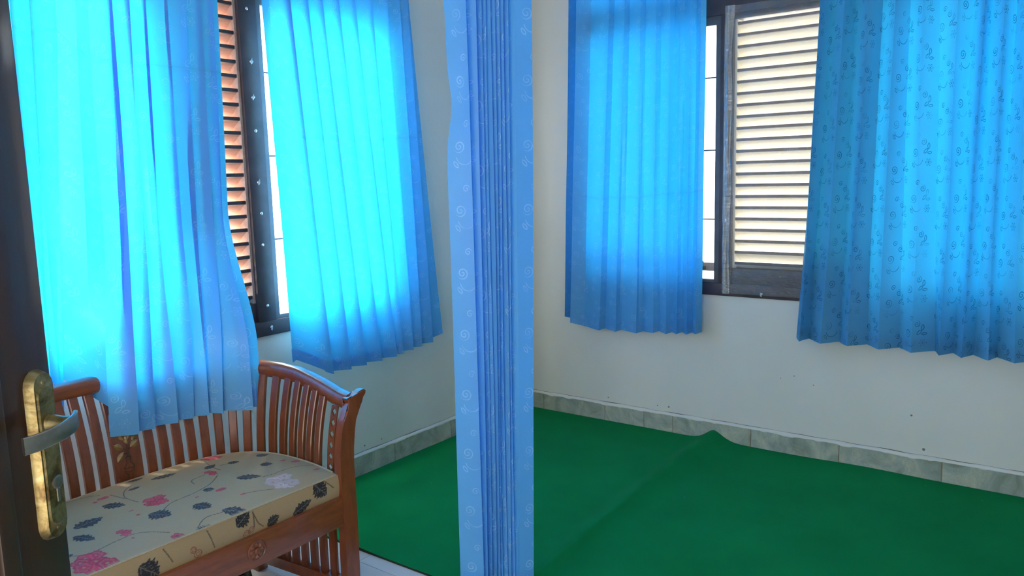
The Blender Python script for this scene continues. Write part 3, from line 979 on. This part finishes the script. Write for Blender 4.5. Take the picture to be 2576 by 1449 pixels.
pierced(1); pierced(-1)
# front posts that sweep outwards at the top and carry on down as legs
def post(sgn):
    bm = bmesh.new()
    prof = [(z, x + .077, w_) for z, x, w_ in [(0.0, .428, .060), (.10, .428, .060), (.30, .430, .060), (.42, .428, .062), (.50, .427, .062), (.56, .430, .062), (.62, .439, .060), (.66, .449, .058), (.70, .466, .055), (.722, .481, .052)]]
    L = [(x - wd / 2, z) for z, x, wd in prof]; Rr = [(x + wd / 2, z) for z, x, wd in prof]
    # scroll end
    tip = [(x + .077, z) for x, z in [(.520, .730), (.532, .742), (.534, .752), (.527, .759), (.512, .759), (.492, .752), (.470, .742)]]
    poly = L + [(.521, .742)] + tip[::-1] + Rr[::-1]
    M = Matrix(((sgn, 0, 0, BX), (0, 0, 1, -0.888), (0, 1, 0, 0), (0, 0, 0, 1)))
    prism(bm, poly, M, 0.034)
    es = [e for e in bm.edges if abs(e.verts[0].co.y - e.verts[1].co.y) < 1e-5]
    bmesh.ops.bevel(bm, geom=es, offset=0.005, segments=2, affect='EDGES')
    bm_obj('front_post', bm, M_BENCH, bench, True, 40)
post(1); post(-1)
# front rail with a carved rosette
bm = bmesh.new(); box(bm, (BX - .477, -.884, .292), (BX + .477, -.852, .398), 0.004)
fr = bm_obj('front_rail', bm, M_BENCH_X, bench, True)
bm = bmesh.new()
RX, RZ = -2.695, 0.347
MR = Matrix.Translation((RX, -.884, RZ)) @ Matrix.Rotation(math.pi / 2, 4, 'X')
lathe(bm, [(.034, -.002), (.034, .003), (.030, .0055), (.028, .003)], 28, MR)
for k in range(8):
    a = 2 * math.pi * k / 8
    Mp = MR @ Matrix.Rotation(a, 4, 'Z')
    pts = [(.010, 0), (.017, .0065), (.024, .0070), (.0285, 0), (.024, -.0070), (.017, -.0065)]
    vs_ = [bm.verts.new(Mp @ Vector((x, y, .003))) for x, y in pts]; top = bm.verts.new(Mp @ Vector((.019, 0, .0085)))
    for q in range(6): bm.faces.new((vs_[q], vs_[(q + 1) % 6], top))
lathe(bm, [(.011, .002), (.0105, .007), (.007, .010), (.001, .011)], 16, MR)
ros = bm_obj('rosette', bm, M_BENCH, fr, True, 30)
# rear legs, side and back rails, lower rails with slats
for sgn in (1, -1):
    bm = bmesh.new(); box(bm, (BX + sgn * .455 - .022, -.42, 0), (BX + sgn * .455 + .022, -.376, .40), 0.004)
    bm_obj('rear_leg', bm, M_BENCH, bench, True)
    for nm, z0, z1 in (('side_rail', .315, .392), ('lower_rail', .038, .080)):
        bm = bmesh.new()
        a, b = Vector((BX + sgn * .492, -.85, 0)), Vector((BX + sgn * .460, -.40, 0))
        bx_, by_ = (b - a), 0
        ang = math.atan2(bx_.y, bx_.x)
        M = Matrix.Translation(a) @ Matrix.Rotation(ang, 4, 'Z')
        box(bm, (0, -.019, z0), (bx_.length, .019, z1), 0.003, M)
        bm_obj(nm, bm, M_BENCH, bench, True)
    for k in range(8):
        t = (k + 0.9) / 9.0
        c = a + (b - a) * t
        bm = bmesh.new()
        M = Matrix.Translation(c) @ Matrix.Rotation(ang, 4, 'Z')
        box(bm, (-.0145, -.008, .076), (.0145, .008, .32), 0.002, M)
        bm_obj('lower_slat', bm, M_BENCH, bench, True)
bm = bmesh.new(); box(bm, (BX - .44, -.40, .315), (BX + .44, -.378, .392), 0.003); bm_obj('back_rail', bm, M_BENCH, bench, True)
# seat board under the cushion, following the curve of the back
bm = bmesh.new()
pts = [(x * 0.985, y - 0.004) for x, y in plan[::4]]
M = Matrix.Translation((BX, 0, .372))
prism(bm, [(x, y) for x, y in pts], M, .022)
bm_obj('seat_board', bm, M_BENCH, bench)
# low relief carving on the centre board: vase with leaves and a flower
pc, tt, nn = at(mid_s + 0.045)
def PC(a, z, lift=0.0):
    o = flare(z) - 0.009 - lift
    return Vector((pc[0] + tt[0] * a + nn[0] * o, pc[1] + tt[1] * a + nn[1] * o, z))
def carve_leaf(bm, a, z, ang, L, W):
    ca, sa = math.cos(ang), math.sin(ang)
    n = 7; e1, e2, md = [], [], []
    for k in range(n + 1):
        t = k / n; wd = W * math.sin(math.pi * t) ** 0.8
        x = (t - 0.5) * L
        for lst, q, lf in ((e1, wd, .0008), (md, 0, .006), (e2, -wd, .0008)):
            lst.append(bm.verts.new(PC(a + x * ca - q * sa, z + x * sa + q * ca, lf)))
    for k in range(n):
        bm.faces.new((e1[k], e1[k + 1], md[k + 1], md[k])); bm.faces.new((md[k], md[k + 1], e2[k + 1], e2[k]))
def carve_line(bm, pts, r=0.0018):
    tube(bm, [PC(a, z - .042, 0.001) for a, z in pts], r, 6, (0, 1, 0))
bm = bmesh.new()
for a, z, an, L, W in [(-.028, .642, 2.6, .030, .009), (.028, .640, .5, .032, .010), (-.026, .606, 4.0, .034, .0085), (.003, .660, 1.6, .030, .008),
                       (.014, .672, 1.0, .026, .008), (-.012, .672, 2.1, .026, .008), (.030, .662, .8, .022, .007), (0.0, .700, 1.57, .03, .011), (-.02, .71, 2.4, .028, .01), (.02, .71, .7, .028, .01)]:
    carve_leaf(bm, a, z - .042, an, L * 1.15, W * 1.2)
bm_obj('carved_leaves', bm, M_GILT, panel, True)
bm = bmesh.new()
carve_line(bm, [(0.002, .60), (0.001, .625), (0.003, .65), (0.0, .69)], .003)
carve_line(bm, [(-.002, .62), (-.014, .635), (-.028, .642)]); carve_line(bm, [(.002, .622), (.015, .632), (.028, .640)]); carve_line(bm, [(-.002, .612), (-.014, .614), (-.026, .606)])
carve_line(bm, [(-.010, .598), (0, .601), (.010, .598)], .0025)
carve_line(bm, [(-.008, .598), (-.007, .580), (-.018, .565), (-.016, .548), (-.006, .536), (-.010, .515)], .0016)
carve_line(bm, [(.008, .598), (.007, .580), (.018, .565), (.016, .548), (.006, .536), (.010, .515)], .0016)
carve_line(bm, [(-.018, .566), (-.008, .558), (0, .564), (.008, .558), (.018, .566)], .0016)
carve_line(bm, [(-.014, .552), (0, .546), (.014, .552)], .0014)
bm_obj('carved_vase', bm, M_CARVE, panel, True)
settle(bench)
for ch in bench.children:                       # sub-parts were modelled in world space too
    for g in ch.children:
        g.data.transform(Matrix.Translation(-Vector(bench.location)))


# ------------------------------------------------------------------ seat cushion with woven flowers
ZB, ZT = 0.396, 0.482
inner = [(x * 0.962, y - 0.022) for x, y in half]
inner[-1] = (.475, -.846)
ic = cat(inner, 6)
outl = np.array([(-x, y) for x, y in ic[::-1]][:-1] + ic) + np.array((BX, 0))     # open curve: left front -> back -> right front
yf = -.868
BASE = np.array((.37, .265, .145)); DARK = np.array((.018, .018, .024)); RED = np.array((.50, .025, .070)); PALE = np.array((.55, .40, .38)); LINE = np.array((.07, .055, .045))
LEAVES = [((-2.585, -.45), (-2.535, -.43), .30), ((-2.750, -.380), (-2.662, -.395), .20), ((-2.800, -.322), (-2.748, -.325), .3), ((-2.847, -.410), (-2.801, -.408), .2),
          ((-2.956, -.458), (-2.910, -.517), .30), ((-3.090, -.557), (-2.996, -.542), .30), ((-3.116, -.613), (-3.090, -.687), .27), ((-2.904, -.645), (-2.868, -.710), .45),
          ((-2.785, -.699), (-2.765, -.762), .40), ((-2.704, -.621), (-2.675, -.645), .45), ((-2.575, -.620), (-2.516, -.681), .27), ((-2.394, -.482), (-2.344, -.489), .4),
          ((-2.445, -.573), (-2.412, -.605), .45), ((-2.754, -.803), (-2.703, -.866), .30), ((-2.504, -.464), (-2.464, -.477), .35), ((-2.878, -.862), (-2.828, -.866), .4), ((-3.20, -.727), (-3.17, -.729), .4)]
FLOWERS = [((-2.835, -.566), .040, RED, 6), ((-2.919, -.399), .020, RED, 2), ((-3.153, -.812), .055, RED, 7), ((-3.011, -.710), .026, RED, 3), ((-2.930, -.846), .018, RED, 1), ((-2.593, -.501), .026, RED, 3),
           ((-2.66, -.667), .020, RED, 2), ((-2.496, -.772), .056, PALE, 7), ((-2.492, -.346), .036, RED, 5), ((-2.336, -.642), .020, RED, 2), ((-2.350, -.775), .014, RED, 2), ((-2.921, -.572), .008, RED, 2),
           ((-2.642, -.758), .010, RED, 2), ((-2.744, -.654), .008, RED, 2), ((-2.36, -.60), .014, RED, 2), ((-2.925, -.62), .007, RED, 1), ((-2.955, -.41), .008, RED, 1), ((-3.02, -.765), .006, RED, 1)]
LINES = [[(-2.880, -.671), (-2.821, -.626), (-2.734, -.617), (-2.659, -.593), (-2.596, -.543)], [(-3.20, -.72), (-3.143, -.760), (-3.061, -.747), (-2.993, -.747), (-2.936, -.812)],
         [(-2.813, -.370), (-2.855, -.403), (-2.881, -.458), (-2.875, -.531)], [(-2.535, -.366), (-2.557, -.446), (-2.560, -.505)], [(-2.468, -.696), (-2.398, -.695), (-2.325, -.724)],
         [(-2.888, -.866), (-2.819, -.812), (-2.761, -.817)], [(-2.529, -.458), (-2.488, -.473)], [(-3.005, -.319), (-2.955, -.331), (-2.917, -.362)], [(-2.897, -.392), (-2.886, -.462)],
         [(-2.62, -.50), (-2.675, -.51), (-2.69, -.55)], [(-2.56, -.80), (-2.61, -.77), (-2.642, -.758)], [(-2.52, -.69), (-2.47, -.70)]]
FRONT_LEAVES = [((-2.446, .477), (-2.396, .425), .42), ((-2.752, .445), (-2.702, .478), .42), ((-2.640, .405), (-2.594, .424), .40), ((-2.538, .402), (-2.463, .432), .25), ((-3.065, .448), (-3.007, .398), .42)]
FRONT_LINES = [[(-2.69, .47), (-2.675, .43), (-2.655, .41)], [(-2.69, .47), (-2.69, .42)], [(-2.40, .475), (-2.365, .44)], [(-2.99, .47), (-2.965, .42)], [(-2.85, .47), (-2.83, .41)]]
FRONT_RINGS = [((-2.716, .407), .012), ((-2.700, .415), .010), ((-2.885, .412), .012), ((-2.90, .43), .009)]

def paint(X, Y, leaves, flowers, lines, rings):
    c = np.tile(BASE, (len(X), 1))
    jit = np.array([noise.noise(Vector((x * 160, y * 160, 0))) for x, y in zip(X, Y)])
    jit2 = np.array([noise.noise(Vector((x * 420, y * 420, 5))) for x, y in zip(X, Y)])
    def put(mask, col, k=1.0):
        c[mask] = c[mask] * (1 - k) + np.array(col) * k
    for ln in lines:
        pts = cat(ln, 8)
        d = np.full(len(X), 9.0)
        for (ax, ay), (bx_, by_) in zip(pts, pts[1:]):
            vx, vy = bx_ - ax, by_ - ay; l2 = vx * vx + vy * vy + 1e-12
            t = np.clip(((X - ax) * vx + (Y - ay) * vy) / l2, 0, 1)
            d = np.minimum(d, np.hypot(X - ax - t * vx, Y - ay - t * vy))
        put(d + jit * 0.0006 < 0.0019, LINE, 0.85)
    for (a, b, asp) in leaves:
        a, b = np.array(a), np.array(b); L = np.linalg.norm(b - a); e = (b - a) / L
        p = ((X - a[0]) * e[0] + (Y - a[1]) * e[1]) / L
        q = (-(X - a[0]) * e[1] + (Y - a[1]) * e[0]) / L
        wd = asp * 1.05 * np.sin(np.pi * np.clip(p, 0, 1)) ** 0.75 * (1.15 - 0.45 * np.clip(p, 0, 1))
        m = (p > 0) & (p < 1) & (np.abs(q) < wd * (1 + 0.16 * np.sin(p * 34) + 0.1 * jit))
        put(m, DARK * (1.0 + 0.0))
        vein = m & ((np.abs(q) < 0.018) | (np.abs(((p - np.abs(q) * 0.9) * 6) % 1.0 - 0.5) < 0.055))
        put(vein, (.20, .17, .13), 0.75)
        put(m & (jit2 > 0.42), (.16, .14, .12), 0.6)
    for (ctr, Rr, col, nb) in flowers:
        rnd = random.Random(int(abs(ctr[0] * 1000)))
        for k in range(nb):
            if nb == 1: cx, cy, r = ctr[0], ctr[1], Rr
            else:
                an = 2 * math.pi * k / nb + rnd.uniform(-.3, .3); rr = Rr * (0.62 if k else 0.05)
                cx, cy, r = ctr[0] + rr * math.cos(an), ctr[1] + rr * math.sin(an), Rr * (0.52 if nb > 3 else 0.6)
            dx, dy = X - cx, Y - cy
            rad = np.hypot(dx, dy); th = np.arctan2(dy, dx)
            edge = r * (0.74 + 0.26 * np.abs(np.cos(2.5 * th + k))) * (1 + 0.12 * jit)
            m = rad < edge
            if not m.any(): continue
            put(m, col * (1 + 0.18 * ((k % 3) - 1)), 0.92)
            put(m & (np.abs(rad - edge * 0.62) < r * 0.09), col * 0.55 + BASE * 0.45, 0.7)
            put(m & (rad > edge * 0.86), col * 0.55, 0.55)
            put(rad < r * 0.16, (.35, .22, .10) if nb != 1 else (.04, .03, .03), 0.9)
    for (ctr, r) in rings:
        rad = np.hypot(X - ctr[0], Y - ctr[1])
        put(np.abs(rad - r) < 0.0016, (.24, .07, .05), 0.9); put(np.abs(rad - r * .5) < 0.0012, (.24, .07, .05), 0.8)
    return c

# top: dense grid of cross-lines between front edge and the back curve
NU, NV = 420, 250
tx = np.linspace(0, 1, NU)
cumo = np.concatenate([[0], np.cumsum(np.hypot(*np.diff(outl, axis=0).T))]); LO = cumo[-1]
oxmin, oxmax = outl[:, 0].min(), outl[:, 0].max()
half_n = len(outl) // 2
def back_y(x):
    L = outl[:half_n + 1]; Rg = outl[half_n:]
    return None
vx = np.zeros((NU, NV)); vy = np.zeros((NU, NV))
# map a unit square to the outline: sides follow the outline's flanks
def edge_pt(s): return np.array((np.interp(s, cumo, outl[:, 0]), np.interp(s, cumo, outl[:, 1])))
sl = LO * 0.30
left = np.array([edge_pt(s) for s in np.linspace(0, sl, NV)])
right = np.array([edge_pt(LO - s) for s in np.linspace(0, sl, NV)])
backc = np.array([edge_pt(s) for s in np.linspace(sl, LO - sl, NU)])
front = np.array([(x, yf) for x in np.linspace(left[0][0], right[0][0], NU)])
left[0] = front[0]; right[0] = front[-1]
U = tx[:, None]; Vv = np.linspace(0, 1, NV)[None, :]
for ax_, arr in ((0, vx), (1, vy)):
    arr[:] = (1 - Vv) * front[:, ax_][:, None] + Vv * backc[:, ax_][:, None] + (1 - U) * left[:, ax_][None, :] + U * right[:, ax_][None, :] \
        - ((1 - U) * (1 - Vv) * front[0, ax_] + U * (1 - Vv) * front[-1, ax_] + (1 - U) * Vv * backc[0, ax_] + U * Vv * backc[-1, ax_])
edge = np.minimum(np.minimum(U, 1 - U) * 0.86, np.minimum(Vv, 1 - Vv) * 0.55)
vz = ZT - 0.004 + 0.012 * (1 - np.exp(-edge / 0.05)) + 0.002 * np.sin(U * 9 + Vv * 4) * np.minimum(1, edge * 8)
X, Y = vx.ravel(), vy.ravel()
verts = np.stack([X, Y, vz.ravel()], 1)
idx = np.arange(NU * NV).reshape(NU, NV)
F = np.stack([idx[:-1, :-1], idx[1:, :-1], idx[1:, 1:], idx[:-1, 1:]], -1).reshape(-1, 4)
colr = paint(X, Y, LEAVES, FLOWERS, LINES, [])
# front face
NH = 46
zf = np.linspace(ZB, ZT - 0.004, NH)
gx = np.repeat(front[:, 0], NH); gz = np.tile(zf, NU)
gy = yf - 0.006 * np.sin(np.pi * (gz - ZB) / (ZT - ZB))
c2_ = paint(gx, gz, FRONT_LEAVES, [], FRONT_LINES, FRONT_RINGS)
verts = np.concatenate([verts, np.stack([gx, gy, gz], 1)])
id2 = np.arange(NU * NH).reshape(NU, NH) + NU * NV
F = np.concatenate([F, np.stack([id2[:-1, :-1], id2[1:, :-1], id2[1:, 1:], id2[:-1, 1:]], -1).reshape(-1, 4)])
colr = np.concatenate([colr, c2_])
# sides and back
rim = np.concatenate([left, backc[1:-1], right[::-1]])
base_i = len(verts)
rv = []
for (x, y) in rim: rv += [(x, y, ZT - 0.004), (x, y, (ZB + ZT) / 2), (x, y, ZB)]
verts = np.concatenate([verts, np.array(rv)]); colr = np.concatenate([colr, np.tile(BASE, (len(rv), 1))])
F2 = []
for k in range(len(rim) - 1):
    a = base_i + 3 * k
    F2 += [(a, a + 1, a + 4, a + 3), (a + 1, a + 2, a + 5, a + 4)]
F = np.concatenate([F, np.array(F2)])
me = bpy.data.meshes.new('seat_cushion')
me.vertices.add(len(verts)); me.vertices.foreach_set('co', verts.ravel().astype(np.float32))
me.loops.add(F.size); me.loops.foreach_set('vertex_index', F.ravel().astype(np.int32))
me.polygons.add(len(F)); me.polygons.foreach_set('loop_start', np.arange(0, F.size, 4, dtype=np.int32))
me.polygons.foreach_set('use_smooth', np.ones(len(F), dtype=bool))
me.update(calc_edges=True)
at_ = me.color_attributes.new('print', 'FLOAT_COLOR', 'POINT')
at_.data.foreach_set('color', np.concatenate([colr, np.ones((len(colr), 1))], 1).ravel().astype(np.float32))
me.materials.append(M_PRINT)
cushion = link(bpy.data.objects.new('seat_cushion', me))
tag(cushion, 'thin beige seat cushion with red flowers and dark leaves, lying on the bench', 'cushion')
bm = bmesh.new()
tube(bm, [(x, y, ZT - 0.003) for x, y in front[::6]] , 0.0030, 6)
tube(bm, [(x, y, ZT - 0.003) for x, y in rim[::5]], 0.0030, 6)
bm_obj('piping', bm, M_PIPING, cushion, True)

# black glazed jar standing under the bench
bm = bmesh.new()
lathe(bm, [(.052, 0), (.066, .01), (.078, .06), (.080, .11), (.070, .160), (.050, .188), (.036, .198), (.034, .212), (.041, .220), (.037, .222), (.029, .212), (.028, .19)], 32, Matrix.Translation((-2.63, -.62, 0.0005)))
jar = bm_obj('jar', bm, M_BLACK, None, True, 50)
tag(jar, 'glossy black round jar standing on the floor under the bench', 'jar')


# ------------------------------------------------------------------ the open door in the left foreground
Fd = Vector((CAMPOS[0], CAMPOS[1], 0)) + Vector((.38, .925, 0)) * 1.17
rdir = Vector((.38, .925, 0)); pdir = Vector((.925, -.38, 0))
TH = math.radians(52)
ed = pdir * math.cos(TH) + rdir * math.sin(TH)          # hinge -> free edge
nd = pdir * math.sin(TH) - rdir * math.cos(TH)          # face towards the viewer
EDGE_SHIFT = 0.002
org = Fd + pdir * EDGE_SHIFT
DM = Matrix(((ed.x, nd.x, 0, org.x), (ed.y, nd.y, 0, org.y), (0, 0, 1, 0), (0, 0, 0, 1)))   # local: x along the leaf (0 = free edge), y out of the face, z up
def dbox(bm, lo, hi, bev=0.0): box(bm, lo, hi, bev, DM)
DW, ST = 0.84, 0.086
bm = bmesh.new()
dbox(bm, (-ST, -.038, .012), (0, 0, 2.08), 0.003)
door = struct(bm_obj('door_1', bm, M_DOOR, None, True))
bm = bmesh.new(); dbox(bm, (-DW, -.038, .012), (-DW + ST, 0, 2.08), 0.003); bm_obj('hinge_stile', bm, M_DOOR, door, True)
for nm, a, b in (('bottom_rail', .012, .22), ('middle_rail', .80, .92), ('top_rail', 1.96, 2.08)):
    if nm == 'middle_rail': continue
    bm = bmesh.new(); dbox(bm, (-DW + ST, -.037, a), (-ST, -.001, b), 0.002); bm_obj(nm, bm, M_DOOR, door, True)
bm = bmesh.new(); dbox(bm, (-DW + ST - .004, -.026, .215), (-ST + .004, -.012, 1.965)); bm_obj('door_panel', bm, M_DOOR, door)
def mould(x0, x1, z0, z1):
    bm = bmesh.new()
    dbox(bm, (x0, -.014, z0), (x1, .004, z1), 0.005)
    bm_obj('moulding', bm, M_DOOR, door, True)
mould(-ST - .030, -ST, .22, 1.96); mould(-DW + ST, -DW + ST + .024, .22, 1.96)
mould(-DW + ST, -ST, .22, .244); mould(-DW + ST, -ST, 1.936, 1.96)
# handle plate, lever, keyhole and screws
HX, HZ, HW, HH = -0.029, 1.162, 0.040, 0.222
def stadium(w_, h_, k=8):
    r = w_ / 2; pts = []
    for i in range(k + 1):
        a = math.pi * i / k; pts.append((r * math.cos(a), h_ / 2 - r + r * math.sin(a) * 1.0))
    for i in range(k + 1):
        a = math.pi + math.pi * i / k; pts.append((r * math.cos(a), -h_ / 2 + r + r * math.sin(a)))
    return pts
bm = bmesh.new()
prev = None
for w_, h_, y in ((HW + .003, HH + .003, 0.0), (HW, HH, .005), (HW - .006, HH - .006, .0115), (HW - .011, HH - .036, .0115), (HW - .014, HH - .041, .0135), (HW - .016, HH - .043, .0135)):
    ringv = [bm.verts.new(DM @ Vector((HX + x, y, HZ + z))) for x, z in stadium(w_, h_)]
    if prev:
        for i in range(len(ringv)): bm.faces.new((prev[i], prev[(i + 1) % len(ringv)], ringv[(i + 1) % len(ringv)], ringv[i]))
    prev = ringv
bm.faces.new(prev)
handle = bm_obj('door_handle', bm, M_BRASS, door, True, 45)
handle['label'] = 'worn brass handle plate'
SZ = HZ + .043
bm = bmesh.new()
tube(bm, [DM @ Vector((HX + .002, y, SZ)) for y in (.010, .018, .030, .046)], lambda i: (.0125, .0105, .0085, .0085)[i], 14)
neck = bm_obj('spindle', bm, M_BRASS, handle, True, 50)
bm = bmesh.new()
lp = [(HX + .010, .044, SZ + .004), (HX + .002, .049, SZ + .003), (HX - .010, .0535, SZ + .002), (HX - .030, .0555, SZ), (HX - .050, .054, SZ - .001), (HX - .068, .050, SZ - .002), (HX - .084, .044, SZ - .002)]
sweep(bm, [DM @ Vector(p) for p in lp], lambda i: round_rect(.0055, .0215, .002, 2), up=(0, 0, 1))
lever = bm_obj('lever', bm, M_STEEL, handle, True, 50)
bm = bmesh.new()
Mk = DM @ Matrix.Translation((HX + .003, .0132, HZ - .036)) @ Matrix.Rotation(-math.pi / 2, 4, 'X')
lathe(bm, [(.0090, 0), (.0090, .0022), (.0070, .003), (.0045, .0028)], 18, Mk)
dbox(bm, (HX + .0003, .012, HZ - .062), (HX + .0055, .0150, HZ - .040), .001)
bm_obj('lock_cylinder', bm, M_STEEL, handle, True)
for dz in (HH / 2 - .015, -HH / 2 + .015):
    bm = bmesh.new()
    lathe(bm, [(.0040, 0), (.0038, .0012), (.0025, .0020), (.0004, .0022)], 12, DM @ Matrix.Translation((HX, .0114, HZ + dz)) @ Matrix.Rotation(-math.pi / 2, 4, 'X'))
    bm_obj('screw', bm, M_BRASS, handle, True)
